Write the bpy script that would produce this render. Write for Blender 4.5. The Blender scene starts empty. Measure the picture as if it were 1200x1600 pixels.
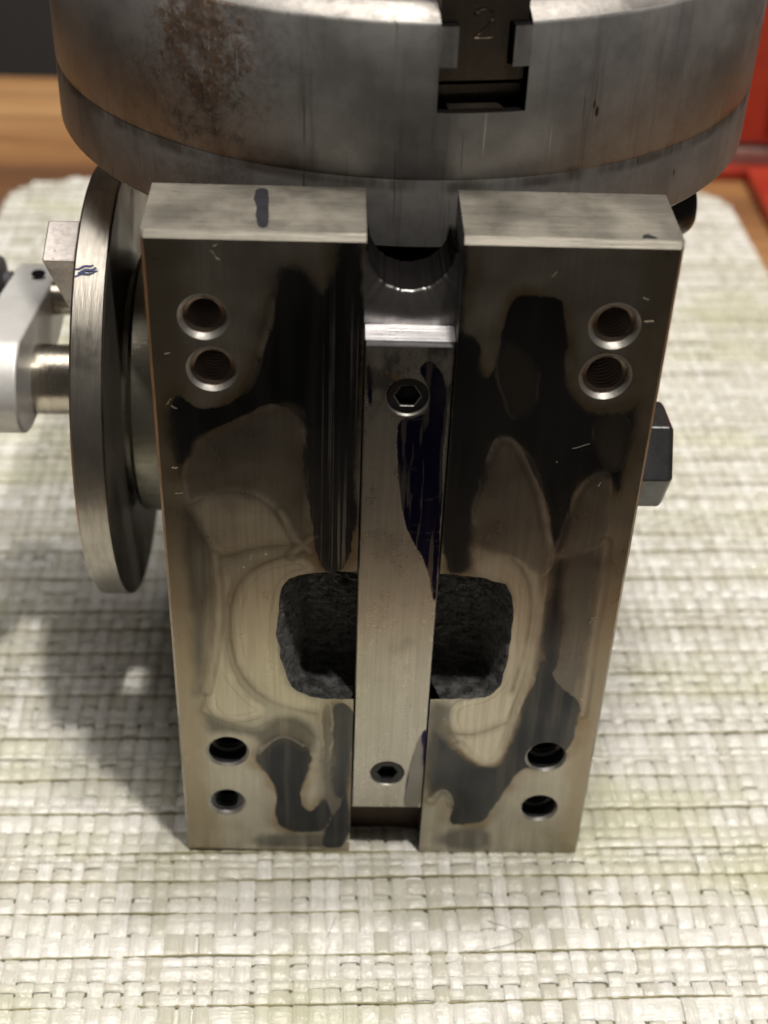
import bpy, bmesh, math, random
import numpy as np
from mathutils import Vector, Matrix, noise
from mathutils.geometry import delaunay_2d_cdt

random.seed(7)
rng = np.random.default_rng(11)
S = 0.001                                   # all shapes below are written in millimetres
scene = bpy.context.scene
COL = scene.collection

# ------------------------------------------------------------------ camera
cam_d = bpy.data.cameras.new("camera")
cam = bpy.data.objects.new("camera", cam_d); COL.objects.link(cam)
right = Vector((0.99926781, -0.01839312, 0.03354899))
down = Vector((0.01550178, -0.60702992, -0.79452777))
fwd = Vector((0.03497908, 0.79446609, -0.60630033))
m = Matrix((right, -down, -fwd)).transposed().to_4x4()
m.translation = Vector((-13.7511, -234.3665, 288.7318)) * S
cam.matrix_world = m
cam_d.sensor_fit = 'VERTICAL'; cam_d.sensor_height = 36.0; cam_d.sensor_width = 27.0
cam_d.lens = 2196.97 / 1600 * 36.0
cam_d.clip_start = 0.01; cam_d.clip_end = 50
cam_d.dof.use_dof = True
cam_d.dof.focus_distance = 0.300
cam_d.dof.aperture_fstop = 13.0
scene.camera = cam

# ------------------------------------------------------------------ room light (indoor lamps, plus an added soft fill)
w = bpy.data.worlds.new("World"); scene.world = w; w.use_nodes = True
bg = w.node_tree.nodes["Background"]
bg.inputs[0].default_value = (1.0, 0.92, 0.82, 1); bg.inputs[1].default_value = 0.055

def area(name, loc, target, size, power, col):
    l = bpy.data.lights.new(name, 'AREA'); l.shape = 'DISK'; l.size = size; l.energy = power; l.color = col
    o = bpy.data.objects.new(name, l); COL.objects.link(o); o.location = loc
    o.rotation_euler = (Vector(target) - Vector(loc)).to_track_quat('-Z', 'Y').to_euler()
    return o
WARM = (1.0, 0.945, 0.865)
area("ceiling_lamp_and_fill", (0.20, -0.26, 1.50), (0, 0.05, 0.1), 0.06, 12.0, WARM)
area("ceiling_lamp_and_fill", (-0.03, 1.25, 1.55), (0, 0.05, 0.1), 0.10, 44.0, WARM)
area("ceiling_lamp_and_fill", (0.10, 0.22, 1.70), (0, 0.05, 0.1), 0.10, 7.0, WARM)
area("ceiling_lamp_and_fill", (0.0, 0.45, 2.1), (0, 0.35, 0.0), 1.6, 23.0, (1.0, 0.95, 0.88))  # added broad fill with no lamp of its own, lifts the shadows

scene.view_settings.view_transform = 'Standard'
scene.view_settings.look = 'None'
scene.view_settings.exposure = 0.25
scene.view_settings.gamma = 1.0
scene.view_settings.use_curve_mapping = False
scene.render.engine = 'CYCLES'

# ------------------------------------------------------------------ stain outlines on the machined face (x, z in mm)
WET = [
  [[-25.5,165.7],[-23.0,167.2],[-19.3,165.8],[-17.3,161.2],[-16.5,159.6],[-14.8,166.3],[-13.7,172.6],[-8.8,172.7],[-9.4,138.4],[-9.0,93.7],[-16.8,93.4],[-18.4,101.0],[-19.8,116.2],[-20.2,125.9],[-20.4,133.6],[-25.9,136.8],[-33.2,132.6],[-41.6,128.2],[-42.6,124.4],[-44.7,121.5],[-45.8,117.3],[-46.3,122.9],[-46.7,130.6],[-45.9,138.8],[-43.3,137.2],[-40.2,135.2],[-35.7,135.7],[-31.9,138.6],[-29.5,143.3],[-28.4,148.9],[-26.7,154.4],[-25.9,159.8]],
  [[-9.4,30.1],[-8.5,1.3],[-16.2,1.0],[-14.3,10.0],[-11.5,16.8]],
  [[19.1,160.4],[20.7,161.6],[27.4,161.6],[28.4,158.2],[29.7,153.1],[30.9,145.2],[32.7,139.7],[35.4,136.3],[39.7,134.4],[43.7,135.7],[46.5,138.4],[46.3,131.0],[45.7,123.7],[45.4,114.7],[42.7,120.7],[39.2,120.3],[36.5,116.8],[36.0,110.6],[35.2,102.0],[34.4,99.5],[32.7,102.8],[31.3,110.6],[29.3,115.9],[26.9,121.1],[24.0,126.9],[21.4,129.7],[18.4,129.0],[17.4,123.1],[16.9,116.5],[15.0,111.8],[15.2,103.4],[16.6,93.1],[9.1,93.0],[9.0,126.5],[9.3,150.0],[11.1,153.1],[13.2,151.4],[14.0,142.7],[16.9,143.5],[17.8,150.2],[18.5,155.3]],
  [[8.3,173.1],[9.9,173.2],[10.1,162.9],[10.1,153.3],[12.1,147.7],[13.9,141.9],[14.9,116.9],[16.3,94.5],[9.6,93.3]],
]
MID = [
  [[-41.4,127.0],[-32.9,132.6],[-25.9,136.5],[-20.5,136.9],[-20.2,125.9],[-19.8,116.2],[-18.4,101.0],[-22.9,103.5],[-24.9,109.5],[-30.1,114.4],[-35.4,115.6],[-40.7,113.3],[-44.2,110.8],[-45.5,118.1],[-42.9,123.8]],
  [[18.2,151.5],[21.2,150.3],[25.5,146.4],[26.6,142.4],[26.2,136.9],[23.9,134.1],[20.9,134.6],[19.0,139.4],[17.6,144.9]],
  [[18.4,129.0],[21.4,129.7],[24.0,126.9],[26.9,121.1],[29.3,115.9],[31.8,105.4],[33.2,98.1],[31.6,92.1],[24.6,98.3],[17.5,99.6],[15.5,105.1],[15.3,111.8],[16.9,116.5],[17.4,123.1]],
  [[36.0,110.6],[36.5,116.8],[39.1,120.7],[42.6,121.4],[43.5,112.5],[44.5,102.2],[38.3,99.2],[34.2,98.4]],
  [[38.1,134.1],[44.9,136.5],[45.5,122.4],[43.1,121.1],[39.6,127.1]],
  [[-16.5,53.9],[-13.2,54.0],[-14.0,31.2],[-15.6,35.7]],
]
PALE = [
  [[15.6,100.2],[20.2,100.7],[25.9,98.6],[30.4,93.0],[32.8,85.6],[32.7,75.1],[32.1,63.4],[29.7,51.0],[27.6,34.7],[24.0,32.4],[19.6,35.5],[17.4,39.7],[14.5,45.0],[14.1,54.0],[25.3,56.9],[26.7,74.1],[26.0,87.4],[23.7,91.9],[16.9,93.1]],
  [[-16.8,93.4],[-20.9,97.8],[-29.9,94.6],[-34.1,89.6],[-36.2,80.7],[-36.0,69.1],[-33.1,59.5],[-26.7,53.3],[-17.2,50.5],[-16.5,54.3],[-24.0,56.1],[-26.7,73.2],[-25.1,91.1]],
  [[-43.5,109.9],[-38.1,114.2],[-31.5,113.5],[-26.2,109.4],[-23.3,103.5],[-19.5,101.0],[-30.4,99.4],[-38.0,97.1],[-41.2,102.3]],
  [[-38.1,95.3],[-36.1,91.8],[-38.6,80.6],[-38.4,67.1],[-34.4,55.9],[-27.0,49.7],[-37.6,46.4],[-43.2,51.0],[-39.9,72.9]],
]
TIDE = [
  [[-45.5,110.7],[-42.5,104.0],[-39.8,97.4],[-39.5,84.4],[-40.7,71.0],[-42.9,56.8],[-44.4,50.1]],
  [[-19.8,98.9],[-29.8,95.5],[-34.8,90.0],[-36.8,80.7],[-36.6,69.1],[-33.5,59.1],[-27.0,52.5],[-17.2,49.7]],
  [[-38.0,96.8],[-30.4,99.9],[-20.2,101.0]],
  [[-43.8,49.5],[-36.2,45.3],[-31.6,44.3],[-27.0,48.3],[-21.0,46.6],[-17.7,41.9]],
  [[-44.2,110.8],[-38.0,114.7],[-31.4,114.3],[-26.5,110.1],[-23.3,103.7],[-18.8,101.3]],
  [[32.9,81.9],[32.7,72.2],[31.7,61.1],[29.3,48.4],[27.4,34.5],[23.4,32.2]],
  [[44.2,102.2],[44.9,86.4],[44.6,75.3],[44.9,63.6],[45.3,50.4]],
  [[24.6,97.9],[28.5,92.9],[30.4,83.7],[30.1,72.1],[28.2,57.9]],
  [[14.1,43.9],[20.3,42.9],[27.6,47.3]],
]
INK = [
  [[-1.5,132.6],[-1.4,127.1],[-0.7,115.9],[1.0,106.6],[3.1,100.9],[5.3,97.5],[7.0,91.7],[8.6,83.4],[9.1,86.2],[8.8,109.3],[8.2,127.3],[8.4,138.1],[6.7,144.0],[4.3,146.9],[1.7,144.6],[4.1,141.0],[5.0,135.0],[2.2,132.7]],
  [[9.2,46.5],[6.7,39.4],[5.2,30.4],[4.2,16.5],[6.2,16.1],[9.2,16.1],[9.7,35.0]],
  [[-7.6,146.6],[-6.7,140.8],[-6.8,133.2],[-7.9,140.8]],
]
RIM = [
  [[32.6,98.1],[32.6,91.4],[32.7,83.8],[32.7,75.1],[32.1,63.4],[30.0,51.0],[28.7,43.0],[27.6,34.7],[24.0,32.2],[20.1,34.9],[17.1,39.7]],
  [[44.3,102.5],[45.1,87.7],[44.8,75.7],[45.2,63.6],[45.4,50.4]],
  [[17.1,123.1],[18.5,128.6],[21.4,129.2],[23.7,126.8],[26.5,121.1],[29.0,115.5],[31.6,105.4],[33.4,98.8]],
  [[33.8,100.2],[35.4,110.6],[36.6,116.5],[39.2,120.3],[42.1,121.1]],
  [[-25.8,159.4],[-26.3,155.3],[-27.9,149.6],[-29.1,143.3],[-31.4,138.8]],
  [[-42.9,56.8],[-40.3,71.0],[-39.1,84.4],[-39.4,97.4]],
  [[-31.2,36.0],[-27.4,41.3],[-24.1,42.2],[-20.3,38.8]],
  [[-22.9,97.7],[-19.5,101.7],[-17.2,103.1]],
  [[16.9,18.1],[16.0,22.3],[13.7,24.2],[11.1,19.9]],
  [[-24.9,109.5],[-22.0,102.3],[-19.0,98.9]],
]
FILM = [
  [[32.8,96.3],[38.2,99.9],[44.2,102.2],[44.9,86.4],[44.6,75.3],[44.7,60.3],[42.3,51.8],[36.5,49.6],[33.4,53.8],[32.7,75.1],[32.7,89.4]],
  [[-43.8,50.1],[-39.9,47.4],[-31.6,43.9],[-26.7,49.1],[-21.0,48.3],[-16.9,44.5],[-16.9,35.7],[-21.0,37.4],[-24.8,42.2],[-31.0,36.4],[-32.4,42.1],[-39.3,43.1],[-43.5,42.0]],
  [[-16.5,53.9],[-8.7,54.0],[-8.3,2.1],[-16.2,2.0],[-16.7,31.2]],
  [[8.0,54.3],[13.8,54.0],[13.9,47.1],[16.7,38.4],[11.4,36.1],[8.9,31.5]],
  [[-45.8,109.9],[-43.6,109.1],[-40.6,100.6],[-40.6,84.4],[-42.4,69.0],[-45.3,50.5],[-45.4,72.9],[-45.0,91.6]],
  [[-33.2,7.3],[-9.7,7.5],[-9.6,1.0],[-33.4,0.8]],
  [[13.0,8.8],[27.5,10.4],[29.1,0.4],[13.4,0.3]],
]
LOWET = [
  [[-32.1,35.9],[-29.9,40.0],[-27.1,42.2],[-23.8,42.2],[-20.4,39.7],[-18.3,37.5],[-18.6,32.3],[-20.1,27.7],[-21.4,23.0],[-20.8,16.7],[-18.8,14.3],[-16.9,17.7],[-15.4,21.9],[-13.4,16.7],[-14.3,10.0],[-16.2,7.0],[-26.6,7.3],[-27.5,14.7],[-26.8,21.3],[-28.2,28.1],[-31.1,31.9]],
  [[-14.7,53.9],[-8.1,54.0],[-8.3,31.3],[-9.2,22.0],[-11.5,19.2],[-13.8,23.1],[-13.3,35.8]],
  [[41.6,58.1],[45.1,54.0],[45.2,43.2],[43.6,38.3],[38.3,31.9],[32.7,31.2],[29.7,24.9],[27.0,18.2],[25.6,12.1],[20.7,10.6],[15.6,10.5],[16.9,18.1],[16.1,21.9],[13.6,23.7],[10.6,19.0],[9.2,31.5],[9.0,46.6],[13.0,44.1],[16.3,38.0],[19.6,34.4],[24.1,31.3],[28.0,33.2],[29.5,43.0],[31.0,51.0],[33.1,62.1],[34.4,70.2],[37.3,62.2]],
  [[33.8,96.3],[36.4,97.6],[37.5,81.9],[37.7,66.3],[36.4,62.2],[33.9,72.2],[33.6,85.7]],
]

WET = WET + LOWET

# ------------------------------------------------------------------ node helpers
class NT:
    def __init__(s, name):
        s.m = bpy.data.materials.new(name); s.m.use_nodes = True
        s.t = s.m.node_tree; s.n = s.t.nodes; s.l = s.t.links
        s.p = s.n["Principled BSDF"]
        s.out = s.n["Material Output"]
        s._c = None
    def add(s, typ, **kw):
        nd = s.n.new(typ)
        for k, v in kw.items(): setattr(nd, k, v)
        return nd
    def set(s, sock, v):
        if hasattr(v, 'is_output'): s.l.new(v, sock)
        elif v is not None:
            try: sock.default_value = v
            except Exception: sock.default_value = (*v, 1)
    @property
    def co(s):
        if s._c is None: s._c = s.add('ShaderNodeTexCoord').outputs['Object']
        return s._c
    def map(s, scale=(1, 1, 1), rot=(0, 0, 0), loc=(0, 0, 0)):
        nd = s.add('ShaderNodeMapping'); s.l.new(s.co, nd.inputs[0])
        nd.inputs['Scale'].default_value = scale; nd.inputs['Rotation'].default_value = rot; nd.inputs['Location'].default_value = loc
        return nd.outputs[0]
    def noise(s, scale, vec=None, detail=4, rough=.55, dist=0, col=False):
        nd = s.add('ShaderNodeTexNoise'); s.l.new(vec or s.co, nd.inputs['Vector'])
        nd.inputs['Scale'].default_value = scale; nd.inputs['Detail'].default_value = detail
        nd.inputs['Roughness'].default_value = rough; nd.inputs['Distortion'].default_value = dist
        return nd.outputs['Color' if col else 'Fac']
    def voro(s, scale, vec=None, feature='F1'):
        nd = s.add('ShaderNodeTexVoronoi', feature=feature); s.l.new(vec or s.co, nd.inputs['Vector'])
        nd.inputs['Scale'].default_value = scale
        return nd.outputs['Distance']
    def math(s, op, a, b=None, c=None):
        nd = s.add('ShaderNodeMath', operation=op)
        for i, v in enumerate((a, b, c)):
            if v is not None: s.set(nd.inputs[i], v)
        return nd.outputs[0]
    def ramp(s, v, lo, hi, a=0.0, b=1.0, smooth=True):
        nd = s.add('ShaderNodeMapRange', interpolation_type='SMOOTHSTEP' if smooth else 'LINEAR')
        s.set(nd.inputs[0], v); 
        for i, q in enumerate((lo, hi, a, b)): s.set(nd.inputs[i + 1], q)
        return nd.outputs[0]
    def mix(s, f, a, b):
        nd = s.add('ShaderNodeMix', data_type='RGBA')
        s.set(nd.inputs[0], f)
        for sock, v in ((nd.inputs[6], a), (nd.inputs[7], b)):
            if hasattr(v, 'is_output'): s.l.new(v, sock)
            else: sock.default_value = (*v[:3], 1)
        return nd.outputs[2]
    def mixf(s, f, a, b):
        nd = s.add('ShaderNodeMix', data_type='FLOAT')
        s.set(nd.inputs[0], f); s.set(nd.inputs[2], a); s.set(nd.inputs[3], b)
        return nd.outputs[0]
    def attr(s, name):
        return s.add('ShaderNodeAttribute', attribute_name=name).outputs['Fac']
    def bump(s, h, strength, dist):
        nd = s.add('ShaderNodeBump'); s.l.new(h, nd.inputs['Height'])
        nd.inputs['Strength'].default_value = strength; nd.inputs['Distance'].default_value = dist
        return nd.outputs[0]
    def fin(s, color=None, rough=None, metal=None, normal=None, **kw):
        for k, v in (('Base Color', color), ('Roughness', rough), ('Metallic', metal), ('Normal', normal)):
            if v is None: continue
            if k == 'Base Color' and not hasattr(v, 'is_output'): s.p.inputs[k].default_value = (*v[:3], 1)
            else: s.set(s.p.inputs[k], v)
        for k, v in kw.items(): s.set(s.p.inputs[k.replace('_', ' ')], v)
        return s.m

def mat_face():
    t = NT('oil_stained_ground_steel')
    nz = t.math('SUBTRACT', t.noise(220, detail=5), .5)
    nz2 = t.math('SUBTRACT', t.noise(60, detail=3), .5)
    wob = t.math('ADD', t.math('MULTIPLY', nz, 1.3), t.math('MULTIPLY', nz2, 1.6))
    nz3 = t.math('SUBTRACT', t.noise(105, t.map((1, 1, .6)), detail=3, dist=.6), .5)
    wob = t.math('ADD', wob, t.math('MULTIPLY', nz3, 3.6))
    wet = t.math('ADD', t.attr('wet'), wob)
    mid = t.math('ADD', t.attr('mid'), wob)
    pale = t.math('ADD', t.attr('pale'), wob)
    tide = t.math('ADD', t.attr('tide'), t.math('ABSOLUTE', t.math('MULTIPLY', nz, 1.2)))
    relief = t.attr('relief')
    brush = t.noise(900, t.map((1, 1, .035)), detail=4, rough=.65)
    mott = t.noise(90, detail=5, rough=.6)
    dry = t.mix(t.ramp(mott, .3, .7), (.39, .365, .30), (.475, .445, .37))
    dry = t.mix(t.ramp(brush, .35, .65, 0, .45), dry, (.33, .305, .25))
    sx0 = t.add('ShaderNodeSeparateXYZ'); t.l.new(t.co, sx0.inputs[0])
    ed = t.math('ADD', t.math('ABSOLUTE', sx0.outputs['X']), t.math('MULTIPLY', nz2, .010))
    dry = t.mix(t.ramp(ed, .040, .0465, 0, .65), dry, (.27, .215, .14))
    # warm brown margin that the oil left round the wet areas
    hal = t.math('MULTIPLY', t.ramp(wet, .0, 4.2, .85, 0.), t.ramp(t.noise(75, detail=2), .36, .62, .25, 1.))
    c = t.mix(hal, dry, (.21, .145, .075))
    palec = t.mix(t.ramp(brush, .35, .7), (.58, .535, .43), (.47, .425, .335))
    c = t.mix(t.ramp(pale, .8, -1.2, 0, .9), c, palec)
    # nested drying lines
    con = t.math('SINE', t.math('ADD', t.math('MULTIPLY', t.math('ADD', t.attr('pale'), t.math('MULTIPLY', nz2, 3.2)), 2.6), t.math('MULTIPLY', nz, 2.)))
    conm = t.math('MULTIPLY', t.ramp(con, .35, 1.0, 0, .42), t.math('MULTIPLY', t.ramp(t.math('ABSOLUTE', t.attr('pale')), 3.4, .4), t.ramp(t.noise(50, detail=2), .44, .6)))
    c = t.mix(conm, c, (.22, .175, .12))
    lnoise = t.ramp(t.noise(48, detail=2), .34, .6, .25, 1.)
    c = t.mix(t.math('MULTIPLY', t.ramp(t.attr('tide'), .2, 2.6, .42, 0), lnoise), c, (.25, .21, .155))
    c = t.mix(t.math('MULTIPLY', t.ramp(tide, .1, .8, .48, 0), lnoise), c, (.15, .12, .085))
    fl = t.math('ADD', t.attr('film'), wob)
    fstr = t.noise(260, t.map((1, 1, .06)), detail=4)
    c = t.mix(t.math('MULTIPLY', t.ramp(fl, 1.6, -1.8), t.ramp(fstr, .3, .62, .6, .95)), c, t.mix(t.ramp(fstr, .4, .65), (.085, .081, .075), (.155, .145, .125)))
    cloud = t.noise(34, t.map((1, 1, .55)), detail=4, rough=.55)
    wetc = t.mix(t.ramp(cloud, .35, .68), (.032, .034, .037), (.085, .085, .083))
    wetc = t.mix(t.ramp(t.noise(300, t.map((1, 1, .05)), detail=4), .45, .7, 0, .45), wetc, (.12, .112, .10))
    feather = t.ramp(t.noise(28, detail=2), .42, .68, .45, 2.6)
    wm = t.ramp(t.math('DIVIDE', wet, feather), .7, -.75)
    c = t.mix(wm, c, wetc)
    # fine lengthwise wiping streaks in the oil next to the slot
    sxyz = t.add('ShaderNodeSeparateXYZ'); t.l.new(t.co, sxyz.inputs[0])
    zx = t.math('MULTIPLY', t.ramp(sxyz.outputs['Z'], .090, .100), t.ramp(sxyz.outputs['X'], .001, -.001))
    st = t.noise(800, t.map((1, 1, .007)), detail=3, rough=.65)
    c = t.mix(t.math('MULTIPLY', t.ramp(t.math('ADD', st, t.math('MULTIPLY', t.math('SUBTRACT', t.noise(95, t.map((2.5, 1, .5)), detail=3), .5), .30)), .56, .66, 0, .7), t.math('MULTIPLY', wm, t.math('MULTIPLY', zx, t.ramp(relief, 3., -1.)))), c, (.42, .40, .37))
    c = t.mix(t.math('MULTIPLY', t.ramp(st, .45, .36, 0, .7), t.math('MULTIPLY', zx, t.ramp(relief, 1., -4.))), c, (.05, .05, .052))
    mm = t.ramp(mid, .9, -1.6)
    midc = t.mix(t.ramp(brush, .3, .7), (.235, .205, .165), (.185, .16, .128))
    midc = t.mix(t.ramp(cloud, .42, .68, 0, .7), midc, (.12, .105, .09))
    c = t.mix(t.math('MULTIPLY', mm, t.ramp(cloud, .30, .60, .95, .7)), c, midc)
    # pale rim where a film ended
    c = t.mix(t.math('MULTIPLY', t.ramp(t.math('ABSOLUTE', t.math('SUBTRACT', mid, .2)), .1, .5, .38, 0), t.ramp(mott, .42, .6)), c, (.5, .44, .36))
    rimm = t.math('ADD', t.attr('rim'), t.math('ABSOLUTE', t.math('MULTIPLY', nz, 1.0)))
    c = t.mix(t.math('MULTIPLY', t.ramp(rimm, .05, .7, .42, 0), lnoise), c, (.60, .53, .44))
    c = t.mix(t.math('MULTIPLY', t.ramp(t.math('ABSOLUTE', t.math('SUBTRACT', t.attr('rim'), 1.3)), .1, .8, .35, 0), lnoise), c, (.10, .085, .065))
    # dust, tiny chips, scratches
    v = t.voro(330, t.map((1, 1, .8)))
    sp = t.math('MULTIPLY', t.ramp(v, .05, .10, 1, 0), t.ramp(t.noise(45), .60, .66))
    c = t.mix(sp, c, (.75, .7, .6))
    sc = t.noise(260, t.map((1, 1, .06), rot=(0, .5, 0)), detail=2)
    c = t.mix(t.math('MULTIPLY', t.ramp(sc, .74, .77, 0, .5), t.ramp(t.noise(25), .5, .6)), c, (.7, .65, .58))
    r = t.mixf(wm, t.ramp(mott, .3, .7, .27, .35), .25)
    r = t.math('ADD', r, t.math('MULTIPLY', t.math('SUBTRACT', brush, .5), .08))
    met = t.mixf(sp, .96, 0.)
    nb = t.bump(brush, .10, .0002)
    return t.fin(c, r, met, nb)

def mat_ground(name='ground_steel', col=(.50, .47, .41), rough=.42, axis=(.03, 1, 1), dark=.55, spots=True):
    t = NT(name)
    brush = t.noise(900, t.map(axis), detail=4, rough=.65)
    mott = t.noise(70, detail=6, rough=.65)
    c = t.mix(t.ramp(brush, .3, .7, 0, .8), col, tuple(x * .78 for x in col))
    c = t.mix(t.ramp(mott, .46, .68, 0, .7), c, tuple(x * dark for x in col))
    if spots:
        v = t.voro(420)
        c = t.mix(t.math('MULTIPLY', t.ramp(v, .06, .12, .8, 0), t.ramp(t.noise(60), .58, .63)), c, (.10, .08, .06))
    r = t.math('ADD', t.ramp(mott, .3, .7, rough - .06, rough + .1), t.math('MULTIPLY', t.math('SUBTRACT', brush, .5), .2))
    return t.fin(c, r, 1.0, t.bump(t.math('ADD', brush, t.math('MULTIPLY', mott, .6)), .22, .0003))

def mat_chuck():
    t = NT('worn_chuck_steel')
    vert = t.noise(420, t.map((1, 1, .05)), detail=5, rough=.7)
    vert2 = t.noise(130, t.map((1, 1, .10)), detail=4, rough=.6)
    mott = t.noise(45, detail=7, rough=.65)
    fine = t.noise(700, detail=4, rough=.7)
    c = t.mix(t.ramp(mott, .35, .65), (.235, .228, .220), (.36, .352, .345))
    c = t.mix(t.ramp(vert, .54, .70, 0, .4), c, (.14, .125, .11))
    c = t.mix(t.ramp(vert2, .56, .70, 0, .3), c, (.42, .40, .38))
    c = t.mix(t.ramp(fine, .6, .75, 0, .35), c, (.14, .12, .10))
    # oily grey smear near the joint
    sep = t.add('ShaderNodeSeparateXYZ'); t.l.new(t.co, sep.inputs[0])
    z = sep.outputs['Z']
    js = t.math('ABSOLUTE', t.math('SUBTRACT', t.math('ADD', z, t.math('MULTIPLY', t.math('SUBTRACT', mott, .5), .006)), .1735))
    c = t.mix(t.math('MULTIPLY', t.ramp(js, .0003, .0020, .75, 0), t.ramp(vert2, .35, .6)), c, (.085, .07, .055))
    # rust patch
    d = t.add('ShaderNodeVectorMath', operation='DISTANCE'); t.l.new(t.map((1, 1, .55)), d.inputs[0]); d.inputs[1].default_value = (-.0415, .034, .1985 * .55)
    rm = t.math('ADD', t.math('MULTIPLY', d.outputs['Value'], 74.0), t.math('MULTIPLY', t.math('SUBTRACT', t.noise(170, detail=6, rough=.72), .5), 2.1))
    rm2 = t.ramp(rm, .98, .50)
    rc = t.mix(t.ramp(t.noise(480, detail=5, rough=.7), .38, .62), (.050, .026, .013), (.135, .072, .036))
    rc = t.mix(t.ramp(t.noise(900, t.map((1, 1, .6)), detail=3), .60, .68, 0, .8), rc, (.34, .29, .24))
    c = t.mix(t.math('MULTIPLY', t.math('MULTIPLY', rm2, t.ramp(t.noise(330, detail=5, rough=.7), .34, .56, .25, 1.)), .88), c, rc)
    d2 = t.math('MULTIPLY', t.ramp(t.math('ADD', t.math('MULTIPLY', d.outputs['Value'], 40.0), t.math('MULTIPLY', t.math('SUBTRACT', mott, .5), 2.)), 1.0, .5, 0, .28), t.ramp(fine, .45, .6))
    c = t.mix(d2, c, (.10, .065, .04))
    # short upright tool scratches
    us = t.noise(900, t.map((1, 1, .022)), detail=2)
    c = t.mix(t.math('MULTIPLY', t.ramp(us, .66, .70, 0, .6), t.ramp(t.noise(55, detail=2), .46, .6)), c, (.06, .055, .05))
    c = t.mix(t.math('MULTIPLY', t.ramp(us, .33, .29, 0, .7), t.ramp(t.noise(42, detail=2), .48, .6)), c, (.6, .57, .54))
    # nicks
    v = t.voro(260, t.map((1, 1, .35)))
    nick = t.math('MULTIPLY', t.ramp(v, .07, .13, 1, 0), t.ramp(t.noise(38), .55, .62))
    c = t.mix(nick, c, (.035, .03, .027))
    met = t.mixf(rm2, .55, .10)
    r = t.mixf(rm2, t.ramp(mott, .3, .7, .36, .52), .75)
    h = t.math('ADD', t.math('ADD', t.math('MULTIPLY', vert, .6), t.math('MULTIPLY', rm2, t.noise(600, detail=5))), t.math('MULTIPLY', nick, -2.))
    return t.fin(c, r, met, t.bump(h, .35, .0004))

def mat_cast():
    t = NT('rough_black_casting')
    n1 = t.noise(420, t.map((.6, 1, 1.6)), detail=6, rough=.65)
    n2 = t.noise(1300, detail=4)
    c = t.mix(t.ramp(n1, .4, .65), (.045, .045, .044), (.19, .19, .187))
    return t.fin(c, t.ramp(n2, .3, .7, .18, .42), 0.0, t.bump(t.math('ADD', n1, t.math('MULTIPLY', n2, .35)), 1.0, .0040), Specular_IOR_Level=1.0)

def mat_key():
    t = NT('inked_key_steel')
    nz = t.math('SUBTRACT', t.noise(240, t.map((1, 1, .5)), detail=6, rough=.7), .5)
    ink = t.math('ADD', t.attr('ink'), t.math('MULTIPLY', nz, 1.4))
    brush = t.noise(1100, t.map((1, 1, .03)), detail=4, rough=.65)
    mott = t.noise(120, detail=6, rough=.65)
    c = t.mix(t.ramp(brush, .35, .68), (.50, .475, .415), (.43, .405, .35))
    c = t.mix(t.ramp(mott, .55, .72, 0, .45), c, (.27, .25, .22))
    im = t.ramp(ink, .15, -.25)
    worn = t.math('MULTIPLY', t.ramp(t.noise(300, t.map((1, 1, .10)), detail=4), .50, .56), .9)
    grid = t.ramp(t.noise(700, t.map((.15, 1, 1)), detail=3), .62, .66, 0, .35)
    inkc = t.mix(t.ramp(t.noise(200, t.map((1, 1, .2))), .4, .65), (.020, .016, .062), (.040, .036, .085))
    inkc = t.mix(t.math('MAXIMUM', worn, grid), inkc, (.24, .225, .20))
    c = t.mix(im, c, inkc)
    # upper end: dried brown speckle and grey smear
    sep = t.add('ShaderNodeSeparateXYZ'); t.l.new(t.co, sep.inputs[0])
    up = t.ramp(sep.outputs['Z'], .130, .141)
    lf = t.ramp(sep.outputs['X'], .0015, -.001)
    spk = t.math('MULTIPLY', t.math('MULTIPLY', up, lf), t.ramp(t.noise(520, detail=2), .56, .62))
    c = t.mix(t.math('MULTIPLY', up, t.ramp(t.noise(170, t.map((1, 1, .6)), detail=4), .45, .6, 0, .75)), c, (.09, .085, .085))
    c = t.mix(spk, c, (.42, .31, .19))
    v = t.voro(380)
    c = t.mix(t.math('MULTIPLY', t.ramp(v, .05, .10, 1, 0), t.ramp(t.noise(70), .60, .64)), c, (.06, .05, .045))
    sc = t.noise(300, t.map((1, 1, .07), rot=(0, .7, 0)), detail=2)
    c = t.mix(t.math('MULTIPLY', t.ramp(sc, .72, .76, 0, .6), t.ramp(t.noise(35), .5, .6)), c, (.8, .76, .7))
    return t.fin(c, t.mixf(im, t.ramp(mott, .3, .7, .25, .33), .20), .96, t.bump(brush, .10, .0002))

def simple(name, col, rough, metal=0., bump=0., scale=600, var=.25, **kw):
    t = NT(name)
    n = t.noise(scale, detail=5, rough=.6); n2 = t.noise(scale * .12, detail=4)
    c = t.mix(t.ramp(n, .3, .7, 0, var * 2), col, tuple(x * .6 for x in col))
    c = t.mix(t.ramp(n2, .45, .7, 0, var * 2), c, tuple(x * .72 for x in col))
    return t.fin(c, t.ramp(n2, .3, .7, max(.03, rough - .07), rough + .08), metal, t.bump(n, bump, .0004) if bump else None, **kw)

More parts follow.
